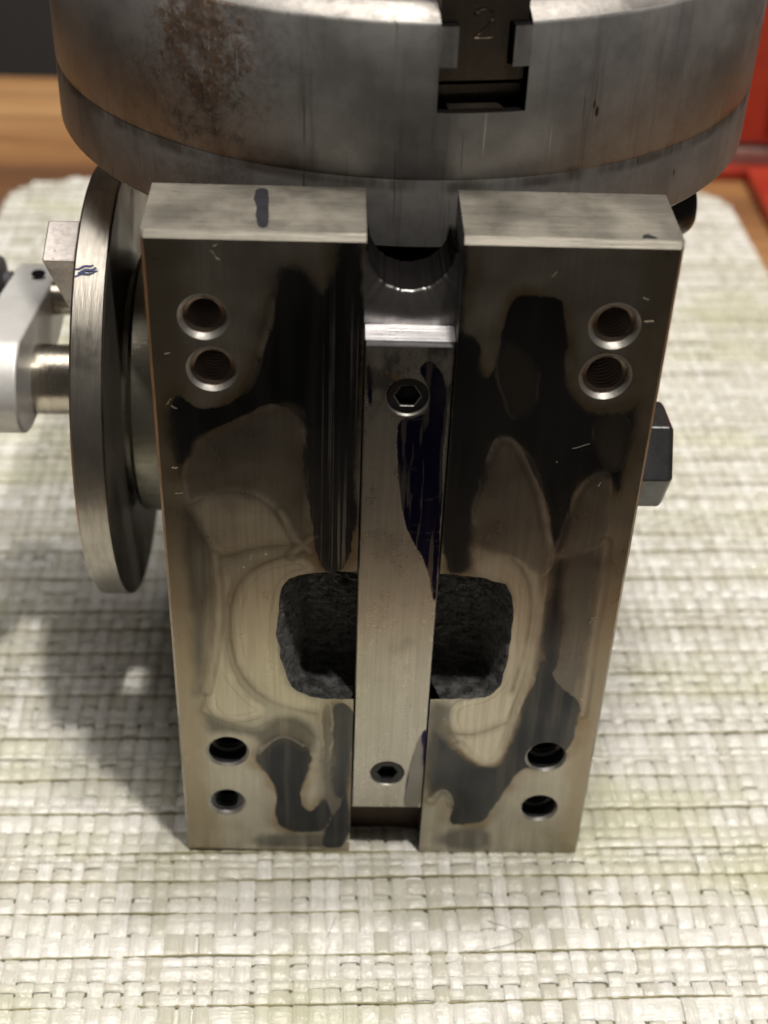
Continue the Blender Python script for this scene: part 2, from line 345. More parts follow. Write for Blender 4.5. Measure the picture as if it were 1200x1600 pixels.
def mat_strand(name, weft):
    t = NT(name)
    rnd = t.add('ShaderNodeObjectInfo').outputs['Random']
    sc = (.05, 1, 1) if weft else (1, .05, 1)
    fib = t.noise(1300, t.map(sc), detail=4, rough=.65)
    blot = t.noise(26, t.map((.35, 1, 1)), detail=3)
    c = t.mix(t.ramp(fib, .3, .7), (.86, .852, .815), (.72, .708, .655))
    c = t.mix(t.ramp(rnd, .15, 1.0, 0, .9), c, (.58, .565, .475))
    c = t.mix(t.ramp(blot, .48, .66, 0, .75), c, (.58, .58, .405))
    c = t.mix(t.ramp(t.noise(210, detail=4), .54, .74, 0, .4), c, (.54, .50, .39))
    p = t.fin(c, t.ramp(t.noise(320, detail=3), .3, .7, .10, .30), 0., t.bump(t.math('ADD', fib, t.math('MULTIPLY', t.noise(330, detail=3), 1.1)), .7, .0006), Specular_IOR_Level=1.0)
    return p

def mat_wood():
    t = NT('warm_streaky_wood')
    g = t.noise(14, t.map((.12, 1, 1)), detail=7, rough=.6, dist=.4)
    g2 = t.noise(90, t.map((.05, 1, 1)), detail=5, rough=.6)
    nd = t.add('ShaderNodeValToRGB'); t.l.new(g, nd.inputs[0])
    e = nd.color_ramp.elements
    e[0].position = .32; e[0].color = (.13, .060, .028, 1)
    e[1].position = .66; e[1].color = (.50, .30, .135, 1)
    k = e.new(.5); k.color = (.33, .165, .065, 1)
    c = t.mix(t.ramp(g2, .45, .7, 0, .5), nd.outputs[0], (.18, .09, .045))
    return t.fin(c, .38, 0., t.bump(g2, .1, .0005))

def mat_red():
    t = NT('chipped_red_paint')
    n = t.noise(28, detail=6, rough=.65)
    c = t.mix(t.ramp(n, .3, .6), (.28, .022, .012), (.42, .045, .022))
    c = t.mix(t.ramp(t.noise(60, detail=6, rough=.7), .58, .70, 0, .85), c, (.07, .03, .025))
    return t.fin(c, .35, 0., None)

M = {}
M['face'] = mat_face()
M['ground'] = mat_ground('ground_steel_end', (.43, .40, .345), .46, (.06, 1, 1), .92)
M['side'] = mat_ground('ground_steel_side', (.40, .37, .32), .45, (1, 1, .05), .55)
M['slot'] = mat_ground('milled_slot_steel', (.26, .25, .245), .36, (1, 1, .06), .5)
M['keyend'] = mat_ground('milled_key_end', (.27, .265, .275), .30, (.03, 1, 1), .55, False)
M['chuck'] = mat_chuck()
M['rim'] = mat_ground('bright_chuck_rim', (.38, .36, .34), .56, (.6, .6, 1), .40)
M['cast'] = mat_cast()
M['key'] = mat_key()
M['disc'] = mat_ground('turned_disc_steel', (.43, .40, .355), .36, (1, .12, .12), .6)
M['discface'] = simple('dark_turned_steel', (.30, .265, .23), .45, .85, .1, 500)
M['hub'] = mat_ground('hub_steel', (.40, .385, .32), .38, (.05, 1, 1), .6)
M['body'] = simple('dark_body_casting', (.085, .072, .060), .5, .5, .4, 300)
M['oxide'] = simple('black_oxide_steel', (.045, .045, .045), .34, .75, .12, 500, .2)
M['bolt'] = simple('dark_grey_bolt_steel', (.12, .12, .125), .40, .85, .15, 350, .25)
M['socketedge'] = simple('worn_socket_edge', (.62, .60, .57), .3, 1.0, 0, 500)
M['thread'] = simple('oily_thread_steel', (.20, .150, .12), .34, .85, .1, 600)
M['chamfer'] = mat_ground('cut_chamfer_steel', (.52, .505, .47), .50, (1, 1, 1), .6, False)
M['silver'] = simple('silver_cast_alloy', (.72, .715, .70), .42, .35, .1, 700, .1)
M['shaft'] = mat_ground('turned_shaft', (.55, .50, .42), .24, (1, .1, .1), .6, False)
M['sector'] = mat_ground('sector_arm_steel', (.50, .46, .44), .48, (1, 1, 1), .6)
M['grip'] = simple('knurled_black_grip', (.05, .052, .056), .6, 0., .8, 900)
M['jaw'] = mat_ground('dark_jaw_steel', (.20, .165, .13), .42, (1, 1, .06), .5)
M['ink'] = simple('grey_ink', (.030, .030, .036), .22, 0., 0, 400, .3)
M['blueink'] = simple('blue_ink', (.10, .11, .26), .4, 0.2, 0, 400, .3)
M['warp'] = mat_strand('woven_raffia_warp', False)
M['weft'] = mat_strand('woven_raffia_weft', True)
M['gap_shade_olive'] = simple('olive_gap_shade', (.36, .33, .19), .5, 0., .3, 900, .35)  # olive colour stands for shade between the weft rows
M['backing'] = simple('mat_backing', (.20, .19, .11), .8, 0., .2, 300)
M['wood'] = mat_wood()
M['wall'] = simple('dark_grey_wall', (.060, .056, .054), .7, 0., 0, 20, .1)
M['red'] = mat_red()
M['redtrim'] = simple('greyed_metal_trim', (.42, .27, .24), .35, .6, 0, 40, .3)
M['darkrubber'] = simple('dark_red_edge', (.16, .03, .02), .5, 0., 0, 60, .3)
M['chip'] = simple('bright_swarf', (.85, .78, .66), .3, .8, 0, 500, .1)
M['hair'] = simple('dark_hair', (.05, .04, .035), .5, 0., 0, 500, .1)
M['slotfloor_shade'] = simple('shade_brown_slot_floor', (.060, .036, .022), .45, .4, .3, 300)  # dark brown puts the shade low in the slot into the colour
M['inside'] = simple('shade_black_inside', (.006, .005, .005), .8, 0., .2, 400, Specular_IOR_Level=.1)  # near-black colour carries the shade inside holes and hollows

# ------------------------------------------------------------------ mesh helpers
def mesh(name, verts, faces, mats, mi=None, smooth=False, parent=None):
    me = bpy.data.meshes.new(name)
    v = np.asarray(verts, float) * S
    me.from_pydata(v.tolist(), [], [list(map(int, f)) for f in faces])
    for mm in (mats if isinstance(mats, (list, tuple)) else [mats]): me.materials.append(M[mm])
    if mi is not None: me.polygons.foreach_set('material_index', np.asarray(mi, dtype=np.int32))
    if smooth: me.polygons.foreach_set('use_smooth', np.ones(len(me.polygons), dtype=bool))
    me.update()
    o = bpy.data.objects.new(name, me); COL.objects.link(o)
    if parent: o.parent = parent
    return o

def fixn(o):
    bm = bmesh.new(); bm.from_mesh(o.data); bmesh.ops.recalc_face_normals(bm, faces=bm.faces[:]); bm.to_mesh(o.data); bm.free(); return o

def bevel(o, w, seg=2, ang=30):
    b = o.modifiers.new('bevel', 'BEVEL'); b.width = w * S; b.segments = seg; b.limit_method = 'ANGLE'; b.angle_limit = math.radians(ang)
    b.harden_normals = False
    return o

def autosmooth(o, ang=35):
    me = o.data
    me.polygons.foreach_set('use_smooth', np.ones(len(me.polygons), dtype=bool))
    me.set_sharp_from_angle(angle=math.radians(ang))
    return o

def box(name, x0, x1, y0, y1, z0, z1, mat, parent=None, bev=0, seg=2):
    v = [(x, y, z) for x in (x0, x1) for y in (y0, y1) for z in (z0, z1)]
    f = [(0, 1, 3, 2), (4, 6, 7, 5), (0, 4, 5, 1), (2, 3, 7, 6), (0, 2, 6, 4), (1, 5, 7, 3)]
    o = fixn(mesh(name, v, f, mat, parent=parent))
    if bev: bevel(o, bev, seg)
    return o

AX = {'x': lambda r, a, h: np.stack([h, r * np.cos(a), r * np.sin(a)], -1),
      'y': lambda r, a, h: np.stack([r * np.cos(a), h, r * np.sin(a)], -1),
      'z': lambda r, a, h: np.stack([r * np.cos(a), r * np.sin(a), h], -1)}
def lathe(name, prof, axis, centre, mats, pm=None, n=96, parent=None, capped=True, tilt=0, wob=None):
    """prof: list of (radius, height); pm: material index per segment"""
    a = np.linspace(0, 2 * np.pi, n, endpoint=False)
    V = []
    for i, (r, h) in enumerate(prof):
        hh = np.full(n, float(h)) + tilt * np.cos(a) * (1 if 0 < i < len(prof) - 1 else 0)
        rr = np.full(n, float(r))
        if wob: rr = rr + wob(i, a)
        V.append(AX[axis](rr, a, hh))
    V = np.concatenate(V) + np.array(centre, float)
    F = []; mi = []
    for i in range(len(prof) - 1):
        for j in range(n):
            k = (j + 1) % n
            F.append((i * n + j, i * n + k, (i + 1) * n + k, (i + 1) * n + j)); mi.append(pm[i] if pm else 0)
    if capped:
        F.append(tuple(range(n))[::-1]); mi.append(pm[0] if pm else 0)
        F.append(tuple(range((len(prof) - 1) * n, len(prof) * n))); mi.append(pm[-1] if pm else 0)
    o = mesh(name, V, F, mats, mi, parent=parent)
    fixn(o)
    return autosmooth(o)

def tube(name, pts, rad, mat, parent=None, n=8, flat=1.0):
    pts = [Vector(p) for p in pts]; V = []; F = []
    for i, p in enumerate(pts):
        tan = (pts[min(i + 1, len(pts) - 1)] - pts[max(i - 1, 0)]).normalized()
        up = Vector((0, 0, 1)) if abs(tan.z) < .9 else Vector((0, 1, 0))
        u = tan.cross(up).normalized(); v = u.cross(tan)
        r = rad[i] if isinstance(rad, (list, tuple)) else rad
        for k in range(n):
            a = 2 * math.pi * k / n
            V.append(p + u * (r * math.cos(a)) + v * (r * flat * math.sin(a)))
    for i in range(len(pts) - 1):
        for k in range(n):
            F.append((i * n + k, i * n + (k + 1) % n, (i + 1) * n + (k + 1) % n, (i + 1) * n + k))
    F.append(tuple(range(n))[::-1]); F.append(tuple(range((len(pts) - 1) * n, len(pts) * n)))
    return autosmooth(fixn(mesh(name, V, F, mat, parent=parent)), 50)

def boolean(o, cutter):
    md = o.modifiers.new('cut', 'BOOLEAN'); md.object = cutter; md.operation = 'DIFFERENCE'; md.solver = 'EXACT'
    bpy.context.view_layer.update()
    dg = bpy.context.evaluated_depsgraph_get()
    me = bpy.data.meshes.new_from_object(o.evaluated_get(dg))
    o.modifiers.clear(); old = o.data; o.data = me; me.name = o.name
    bpy.data.meshes.remove(old)
    cm = cutter.data; bpy.data.objects.remove(cutter); bpy.data.meshes.remove(cm)

def tag(o, label=None, cat=None, group=None, kind=None):
    if label: o['label'] = label
    if cat: o['category'] = cat
    if group: o['group'] = group
    if kind: o['kind'] = kind
    return o

def seg_dist(P, A, B):
    d = B - A; L = d @ d + 1e-12
    tt = np.clip(((P - A) @ d) / L, 0, 1)
    q = P - A - tt[:, None] * d
    return np.hypot(q[:, 0], q[:, 1])

def inside(P, poly):
    x, y = P[:, 0], P[:, 1]; r = np.zeros(len(P), bool); n = len(poly)
    for i in range(n):
        x1, y1 = poly[i]; x2, y2 = poly[(i + 1) % n]
        if y1 == y2: continue
        c = ((y1 > y) != (y2 > y)) & (x < (x2 - x1) * (y - y1) / (y2 - y1) + x1)
        r ^= c
    return r

def smooth_poly(poly, it=2):
    p = np.asarray(poly, float)
    for _ in range(it):
        q = np.roll(p, -1, 0); a = .75 * p + .25 * q; b = .25 * p + .75 * q
        p = np.stack([a, b], 1).reshape(-1, 2)
    return p

def sdf(P, polys):
    best = np.full(len(P), 9.)
    for poly in polys:
        pl = smooth_poly(poly)
        d = np.full(len(P), 99.)
        for i in range(len(pl)): d = np.minimum(d, seg_dist(P, pl[i], pl[(i + 1) % len(pl)]))
        d = np.where(inside(P, pl), -d, d)
        best = np.minimum(best, d)
    return np.clip(best, -9, 9)

def linedist(P, lines):
    best = np.full(len(P), 9.)
    for ln in lines:
        p = np.asarray(ln, float)
        for _ in range(2):
            a = .75 * p[:-1] + .25 * p[1:]; b = .25 * p[:-1] + .75 * p[1:]
            p = np.concatenate([p[:1], np.stack([a, b], 1).reshape(-1, 2), p[-1:]])
        for i in range(len(p) - 1): best = np.minimum(best, seg_dist(P, p[i], p[i + 1]))
    return best

def setattr_f(me, name, vals):
    a = me.attributes.new(name, 'FLOAT', 'POINT'); a.data.foreach_set('value', np.asarray(vals, dtype=np.float32))

# ------------------------------------------------------------------ the setting: table, wall
tb = box('tabletop', -420, 480, -105, 545, -42, -1.6, 'wood', bev=3)
tag(tb, 'warm brown wooden tabletop under the woven mat', 'table', kind='structure')
wl = mesh('wall', [(-3000, 1150, -900), (3000, 1150, -900), (3000, 1150, 2400), (-3000, 1150, 2400)], [(0, 1, 2, 3)], 'wall')
tag(wl, 'plain dark grey wall behind the table', 'wall', kind='structure')
fl = mesh('floor', [(-3000, -2500, -760), (3000, -2500, -760), (3000, 1150, -760), (-3000, 1150, -760)], [(0, 1, 2, 3)], 'wall')
tag(fl, 'dark floor below the table', 'floor', kind='structure')

# ------------------------------------------------------------------ woven placemat
mat_root = bpy.data.objects.new('woven_placemat', None); COL.objects.link(mat_root)
mat_root.location = (0.008, 0.16, 0); mat_root.rotation_euler = (0, 0, math.radians(1.4))
tag(mat_root, 'off-white woven raffia placemat with rounded corners under the dividing head', 'placemat')
MX0, MX1, MY0, MY1, MR = -173., 173., -243., 248., 26.
def strand_lines(lo, hi, base, seed, wide, CHO):
    r = random.Random(seed); out = []; p = lo; g = 0
    while p < hi:
        w_ = base * r.choice(CHO)
        if r.random() < wide: w_ *= r.uniform(1.25, 1.6)
        out.append((p + w_ / 2, w_, g)); p += w_ + (r.uniform(.25, .75) if base > 4.2 and r.random() < .3 else .06)
        if r.random() > .27: g += 1            # now and then two neighbours run together
    return out
WARP = strand_lines(MX0 + 1, MX1 - 1, 3.95, 3, .05, [.86, .95, 1., 1., 1.06, 1.15])
WEFT = strand_lines(MY0 + 1, MY1 - 1, 4.3, 5, .10, [.5, .6, .8, .9, 1., 1.2, 1.4])
wx = np.array([q[0] for q in WARP]); ww = np.array([q[1] for q in WARP]); wg = np.array([q[2] for q in WARP])
fy = np.array([q[0] for q in WEFT]); fw = np.array([q[1] for q in WEFT]); fg = np.array([q[2] for q in WEFT])
def rspan(v, c0, c1, o0, o1):
    """extent along the other axis of the rounded rectangle at coordinate v"""
    d = max(0., c0 + MR - v, v - (c1 - MR))
    cut = MR - math.sqrt(max(0., MR * MR - d * d))
    return o0 + cut, o1 - cut
AMP = .38; TH = .42
def ribbon(name, along, centre, width, lo, hi, cross_c, cross_w, up, mat, is_weft, seed):
    r = random.Random(seed)
    xs = []; hs = []
    for c, cw, u in zip(cross_c, cross_w, up):
        if c < lo or c > hi: continue
        sgn = 1 if u else -1
        jit = r.uniform(-.13, .13)
        for tt, hf in ((-.45, .35), (-.33, .93), (.30, 1.0), (.44, .40)):
            xs.append(c + tt * cw); hs.append(sgn * hf * AMP + jit * .6)
    if len(xs) < 3: return None
    xs = np.array([lo] + xs + [hi]); hs = np.array([0.] + hs + [0.])
    n = len(xs)
    ph = r.uniform(0, 6.28); wig = .28 * np.sin(xs * .045 + ph) + .13 * np.sin(xs * .21 + ph * 2)
    wv = 1 + .05 * np.sin(xs * .13 + ph * 3)
    prof = np.array([-.476, -.42, 0., .42, .476]) * (1. if is_weft else .975); ph_h = np.array([-.30, .0, .08, .0, -.30])
    tilt = r.uniform(-.10, .10)
    V = np.zeros((n, 5, 3))
    off = centre + wig[:, None] + prof[None, :] * (width * wv)[:, None]
    h = hs[:, None] + ph_h[None, :] + tilt * prof[None, :] * 2
    if is_weft: V[..., 0] = xs[:, None]; V[..., 1] = off
    else: V[..., 1] = xs[:, None]; V[..., 0] = off
    V[..., 2] = h - .58
    idx = np.arange(n * 5).reshape(n, 5)
    q = np.stack([idx[:-1, :-1], idx[1:, :-1], idx[1:, 1:], idx[:-1, 1:]], -1).reshape(-1, 4)
    if is_weft: q = q[:, :]
    o = mesh(name, V.reshape(-1, 3), q if is_weft else q[:, ::-1], mat, smooth=True, parent=mat_root)
    return o
for i in range(len(WARP)):
    lo, hi = rspan(wx[i], MX0, MX1, MY0, MY1)
    ribbon('warp_strand', 'y', wx[i], ww[i], lo, hi, fy, fw, (wg[i] + fg) % 2 == 0, 'warp', False, 100 + i)
for j in range(len(WEFT)):
    lo, hi = rspan(fy[j], MY0, MY1, MX0, MX1)
    ribbon('weft_strand', 'x', fy[j], fw[j], lo, hi, wx, ww, (wg + fg[j]) % 2 == 1, 'weft', True, 900 + j)
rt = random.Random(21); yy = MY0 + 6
while yy < MY1 - 5:                          # thin olive strips added as the shade lines in gaps between weft rows
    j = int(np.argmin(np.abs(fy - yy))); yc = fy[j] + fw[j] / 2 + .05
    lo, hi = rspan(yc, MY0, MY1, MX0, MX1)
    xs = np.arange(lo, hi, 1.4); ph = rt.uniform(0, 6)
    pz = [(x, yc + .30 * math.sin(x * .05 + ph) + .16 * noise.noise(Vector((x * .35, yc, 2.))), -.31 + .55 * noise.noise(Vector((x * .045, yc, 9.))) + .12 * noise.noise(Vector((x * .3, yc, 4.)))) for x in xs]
    tube('gap_shade_strip', pz, [rt.uniform(.24, .34) * (1 + .5 * noise.noise(Vector((x * .12, yc, 5.)))) for x in xs], 'gap_shade_olive', mat_root, 6, .8)
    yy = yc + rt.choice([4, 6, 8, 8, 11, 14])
bo = []
for cx_, cy_, a0 in ((MX1 - MR, MY1 - MR, 0), (MX0 + MR, MY1 - MR, 90), (MX0 + MR, MY0 + MR, 180), (MX1 - MR, MY0 + MR, 270)):
    for k in range(9):
        a = math.radians(a0 + k * 11.25); bo.append((cx_ + (MR - .6) * math.cos(a), cy_ + (MR - .6) * math.sin(a)))
nb = len(bo)
mesh('backing', [(x, y, -1.1) for x, y in bo] + [(x, y, -1.6) for x, y in bo],
     [tuple(range(nb)), tuple(range(nb, 2 * nb))[::-1]] + [(i, nb + i, nb + (i + 1) % nb, (i + 1) % nb) for i in range(nb)], 'backing', parent=mat_root)

# ------------------------------------------------------------------ the dividing head
H = 173.1; GL, GR = -8.7, 9.3; T = 20.8; FD = 8.0; CH = 1.3
head = bpy.data.objects.new('dividing_head', None); COL.objects.link(head)
tag(head, 'oily steel dividing head with round chuck standing on its end on the mat', 'machine tool')

HOLES = [(-39.2, 155.6, 4.95, 3.95), (-38.0, 144.1, 5.05, 4.25), (39.2, 155.4, 5.1, 4.1), (38.9, 144.1, 5.25, 4.4),
         (-38.6, 36.6, 5.2, 4.5), (-39.4, 18.5, 4.75, 3.9), (38.4, 35.8, 5.1, 4.5), (38.5, 17.2, 4.85, 4.25)]
POCKET = [[-24.4, 91.1], [-19.5, 93.0], [-9.1, 93.6], [0, 93.6], [9.7, 93.2], [16.7, 92.7], [23.8, 91.0], [26.0, 86.5], [26.5, 76.0], [26.1, 64.1],
          [24.5, 57.2], [20.1, 55.2], [10.4, 55.0], [0, 54.8], [-8.3, 54.7], [-16.5, 54.8], [-23.2, 57.2], [-25.6, 67.3], [-26.4, 76.1], [-25.6, 85.5]]
pk = smooth_poly(POCKET, 2)
# uneven cast edge
_n = np.roll(pk, -1, 0) - np.roll(pk, 1, 0); _n = np.stack([_n[:, 1], -_n[:, 0]], 1) / np.hypot(_n[:, 0], _n[:, 1])[:, None]
pk = pk + _n * np.array([.55 * noise.noise(Vector((p[0] * .9, p[1] * .9, 3.))) + .25 * noise.noise(Vector((p[0] * 2.7, p[1] * 2.7, 7.))) for p in pk])[:, None]

def face_half(xa, xb):
    """triangulated front face between xa and xb with hole and pocket openings"""
    e = .5
    pts = []; edges = []
    def loop(P):
        b = len(pts); n = len(P)
        pts.extend([Vector((float(p[0]), float(p[1]))) for p in P]); edges.extend([(b + i, b + (i + 1) % n) for i in range(n)])
    zb, zt = 0., H - CH
    step = .62
    nx = int(round((xb - xa) / step)); nz = int(round((zt - zb) / step))
    gx = np.linspace(xa, xb, nx + 1); gz = np.linspace(zb, zt, nz + 1)
    border = [(x, zb) for x in gx[:-1]] + [(xb, z) for z in gz[:-1]] + [(x, zt) for x in gx[:0:-1]] + [(xa, z) for z in gz[:0:-1]]
    loop(border)
    hp = []
    for hx, hz, ro, ri in HOLES:
        if not xa < hx < xb: continue
        c = [(hx + ro * math.cos(2 * math.pi * k / 64), hz + ro * math.sin(2 * math.pi * k / 64)) for k in range(64)]
        loop(c); hp.append((hx, hz, ro))
    loop(pk)
    G = np.stack(np.meshgrid(gx[1:-1], gz[1:-1]), -1).reshape(-1, 2)
    ok = np.ones(len(G), bool)
    for hx, hz, ro in hp: ok &= np.hypot(G[:, 0] - hx, G[:, 1] - hz) > ro + .25
    dp = np.full(len(G), 9.)
    for i in range(len(pk)): dp = np.minimum(dp, seg_dist(G, pk[i], pk[(i + 1) % len(pk)]))
    ok &= (dp > .25) & ~inside(G, pk)
    pts.extend([Vector((float(a), float(b))) for a, b in G[ok]])
    vs, es, fs, *_ = delaunay_2d_cdt(pts, edges, [], 0, 1e-5)
    V = np.array([(v.x, v.y) for v in vs]); Fc = np.array([f for f in fs if len(f) == 3])
    C = V[Fc].mean(1)
    keep = (C[:, 0] > xa) & (C[:, 0] < xb) & (C[:, 1] > zb) & (C[:, 1] < zt) & ~inside(C, pk)
    for hx, hz, ro in hp: keep &= np.hypot(C[:, 0] - hx, C[:, 1] - hz) > ro * .9985
    return V, Fc[keep]

V = []; F = []; mi = []
def addv(p): V.append(tuple(p)); return len(V) - 1
def quad(a, b, c, d, m_): F.append((addv(a), addv(b), addv(c), addv(d))); mi.append(m_)
for xa, xb in ((-49.4, GL), (GR, 49.4)):
    v2, f2 = face_half(xa, xb); b = len(V)
    V.extend([(x, 0., z) for x, z in v2])
    for f in f2:
        A, B, C_ = (v2[i] for i in f)
        cr = (B[0] - A[0]) * (C_[1] - A[1]) - (B[1] - A[1]) * (C_[0] - A[0])
        F.append(tuple(b + i for i in (f if cr > 0 else f[::-1]))); mi.append(0)
for xo, xi, s in ((-50., GL, -1), (50., GR, 1)):
    xc = xo - s * .6
    # long outer edge chamfer, outer side, top chamfer, top, back, bottom
    quad((xc, 0, 0), (xo, .6, 0), (xo, .6, H - CH), (xc, 0, H - CH), 1)
    quad((xo, .6, 0), (xo, T, 0), (xo, T, H), (xo, .6, H - CH + .6), 1)
    F.append((addv((xo, .6, 0)), addv((xo, .6, H - CH + .6)), addv((xo, .6, H - CH)))); mi.append(1)
    nseg = 40
    for k in range(nseg):        # top chamfer with an uneven worn lower edge
        xs0 = xc + (xi - xc) * k / nseg; xs1 = xc + (xi - xc) * (k + 1) / nseg
        quad((xs0, 0, H - CH), (xs1, 0, H - CH), (xs1, CH * .8, H), (xs0, CH * .8, H), 2)
    F.append((addv((xc, 0, H - CH)), addv((xc, CH * .8, H)), addv((xo, .6, H - CH + .6)))); mi.append(2)
    F.append((addv((xo, .6, H - CH + .6)), addv((xc, CH * .8, H)), addv((xo, CH * .8, H)))); mi.append(2)
    F.append((addv((xo, .6, H - CH)), addv((xc, 0, H - CH)), addv((xo, .6, H - CH + .6)))); mi.append(2)
    quad((xo, CH * .8, H), (xi, CH * .8, H), (xi, T, H), (xo, T, H), 2)
    quad((xo, T, 0), (xi, T, 0), (xi, T, H), (xo, T, H), 1)
    quad((xc, 0, 0), (xi, 0, 0), (xi, T, 0), (xc, T, 0), 1)
    # walls of the key slot, broken by the pocket
    zt_ = H
    quad((xi, 0, 0), (xi, FD, 0), (xi, FD, 54.8), (xi, 0, 54.8), 3)
    quad((xi, 0, 93.4), (xi, FD, 93.4), (xi, FD, 150), (xi, 0, 150), 3)
    quad((xi, 0, 150), (xi, T, 150), (xi, T, H - CH), (xi, 0, H - CH), 3)
    F.append((addv((xi, 0, H - CH)), addv((xi, T, H - CH)), addv((xi, T, H)), addv((xi, CH * .8, H)))); mi.append(3)
# slot floor below and above the pocket
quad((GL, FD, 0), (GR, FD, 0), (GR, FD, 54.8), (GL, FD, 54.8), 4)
quad((GL, FD, 93.4), (GR, FD, 93.4), (GR, FD, 149.5), (GL, FD, 149.5), 3)
quad((GL, FD, 0), (GR, FD, 0), (GR, T, 0), (GL, T, 0), 3)
base = mesh('base_plate', V, F, ['face', 'side', 'ground', 'slot', 'slotfloor_shade'], mi, parent=head)
P2 = np.array([(v[0], v[2]) for v in V]); fm = np.array([abs(v[1]) < 1e-6 for v in V])
for nm, fn, src in (('wet', sdf, WET), ('mid', sdf, MID), ('pale', sdf, PALE), ('tide', linedist, TIDE), ('rim', linedist, RIM), ('film', sdf, FILM)):
    val = np.full(len(P2), 9.); val[fm] = fn(P2[fm], src); setattr_f(base.data, nm, val)
rel = np.full(len(P2), 9.); rel[fm] = np.minimum(np.abs(P2[fm, 0] - .3) - 17., 9); setattr_f(base.data, 'relief', rel)

# scooped end of the slot with the round opening under the chuck
cxh, czh, rh = .2, 165.0, 8.5
na, nr = 97, 20
SV = []; SF = []; smi = []
for ia in range(na):
    a = math.pi + math.pi * ia / (na - 1)
    c, s_ = math.cos(a), math.sin(a)
    r0 = rh + .22 * noise.noise(Vector((c * 9, s_ * 9, 1.))) + .12 * noise.noise(Vector((c * 30, s_ * 30, 4.)))
    re = min(((GL if c < 0 else GR) - cxh) / c if abs(c) > 1e-6 else 99, (149.4 - czh) / s_ if s_ < -1e-6 else 99)
    r0 = min(r0, re - .02)
    for k in range(nr):
        r_ = r0 + (re - r0) * k / (nr - 1)
        u = max(0., 1 - (r_ - r0) / 7.5)
        SV.append((cxh + r_ * c, FD + 2.2 * u ** 1.6, czh + r_ * s_))
    SV.append((cxh + (r0 - .15) * c, FD + 2.7, czh + (r0 - .15) * s_))
    SV.append((cxh + (r0 - .4) * c, FD + 14.0, czh + (r0 - .4) * s_))
for ia in range(na - 1):
    o_ = ia * (nr + 2)
    for k in range(nr - 1): SF.append((o_ + k, o_ + k + 1, o_ + k + 1 + nr + 2, o_ + k + nr + 2)); smi.append(0)
    SF.append((o_, o_ + nr, o_ + nr + nr + 2, o_ + nr + 2)); smi.append(0)
    SF.append((o_ + nr, o_ + nr + 1, o_ + nr + 1 + nr + 2, o_ + nr + nr + 2)); smi.append(1)
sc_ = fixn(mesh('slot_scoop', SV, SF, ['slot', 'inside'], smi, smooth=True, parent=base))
box('hollow_shade_sheet', GL - 8, GR + 8, T + 3.5, T + 5, 146, 158.6, 'inside', base)  # near-black sheet added as the shade in the hollow under the chuck

# rough cast pocket
no = len(pk); rings = []
inn = np.array([(np.clip(p[0], -21.5, 23.0), np.clip(p[1], 55.6, 91.3)) for p in pk]); cen = np.array([.5, 73.])
inn = cen + (inn - cen) * np.array([.95, .985])
def pkpt(q, d):
    n1 = noise.noise(Vector((q[0] * .55, d * .8, q[1] * 1.1))); n2 = noise.noise(Vector((q[0] * 1.9, d * 2., q[1] * 2.6)))
    return n1, n2
PV = []
levels = [(0, .02), (.08, .9), (.3, 2.8), (.55, 4.6), (.8, 6.6), (.94, 8.1), (1., 8.6)]
for tt, d in levels:
    for k in range(no):
        q = pk[k] * (1 - tt) + inn[k] * tt
        n1, n2 = pkpt(q, d)
        nn = _n[k] * ((.5 * n1 + .28 * n2) * (0 if tt == 0 else 1)) * .9
        dd = max(d, FD + .3) if GL - .05 < pk[k][0] < GR + .05 else d
        PV.append((q[0] + nn[0], dd, q[1] + nn[1]))
for s_ in np.linspace(.955, .04, 22):
    for k in range(no):
        q = cen + (inn[k] - cen) * s_
        n1, n2 = pkpt(q, 9.6); n3 = noise.noise(Vector((q[0] * .35, 2., q[1] * 1.3)))
        PV.append((q[0], 9.6 + .6 * n1 + .4 * n2 + .7 * n3 - 1.0 * max(0, .5 - abs(q[1] - 73) / 38), q[1]))
nl = len(PV) // no
PF = [(a * no + k, a * no + (k + 1) % no, (a + 1) * no + (k + 1) % no, (a + 1) * no + k) for a in range(nl - 1) for k in range(no)]
PF.append(tuple(range((nl - 1) * no, nl * no)))
po = fixn(mesh('cast_pocket', PV, PF, 'cast', smooth=True, parent=base))

# tapped holes
for k, (hx, hz, ro, ri) in enumerate(HOLES):
    top = k < 4
    cd = .95 if top else .65
    prof = [(ro, 0.0), (ri + .05, cd)]; pm = [0]
    y = cd; pitch = 1.25
    if k in (4, 6, 7): 
        prof += [(ri, 4.2)]; pm += [1]; y = 4.2
    while y < 15:
        prof += [(ri - .02, y + .18), (ri - .80, y + .60), (ri - .80, y + .72)]; pm += [1, 1, 1] if (top or y < 5.5) else [2, 2, 2]
        y += pitch
        prof += [(ri, y)]; pm += [1 if top else (1 if y < 4 else 2)]
    prof += [(.3, y + .2)]; pm += [2]
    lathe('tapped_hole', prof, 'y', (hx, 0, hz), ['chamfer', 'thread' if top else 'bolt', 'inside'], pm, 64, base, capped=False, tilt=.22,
          wob=(lambda i, a, q=k: (.10 * np.sin(a * 9 + q) + .07 * np.sin(a * 17 + 2 * q)) * (0 if i else .0)))

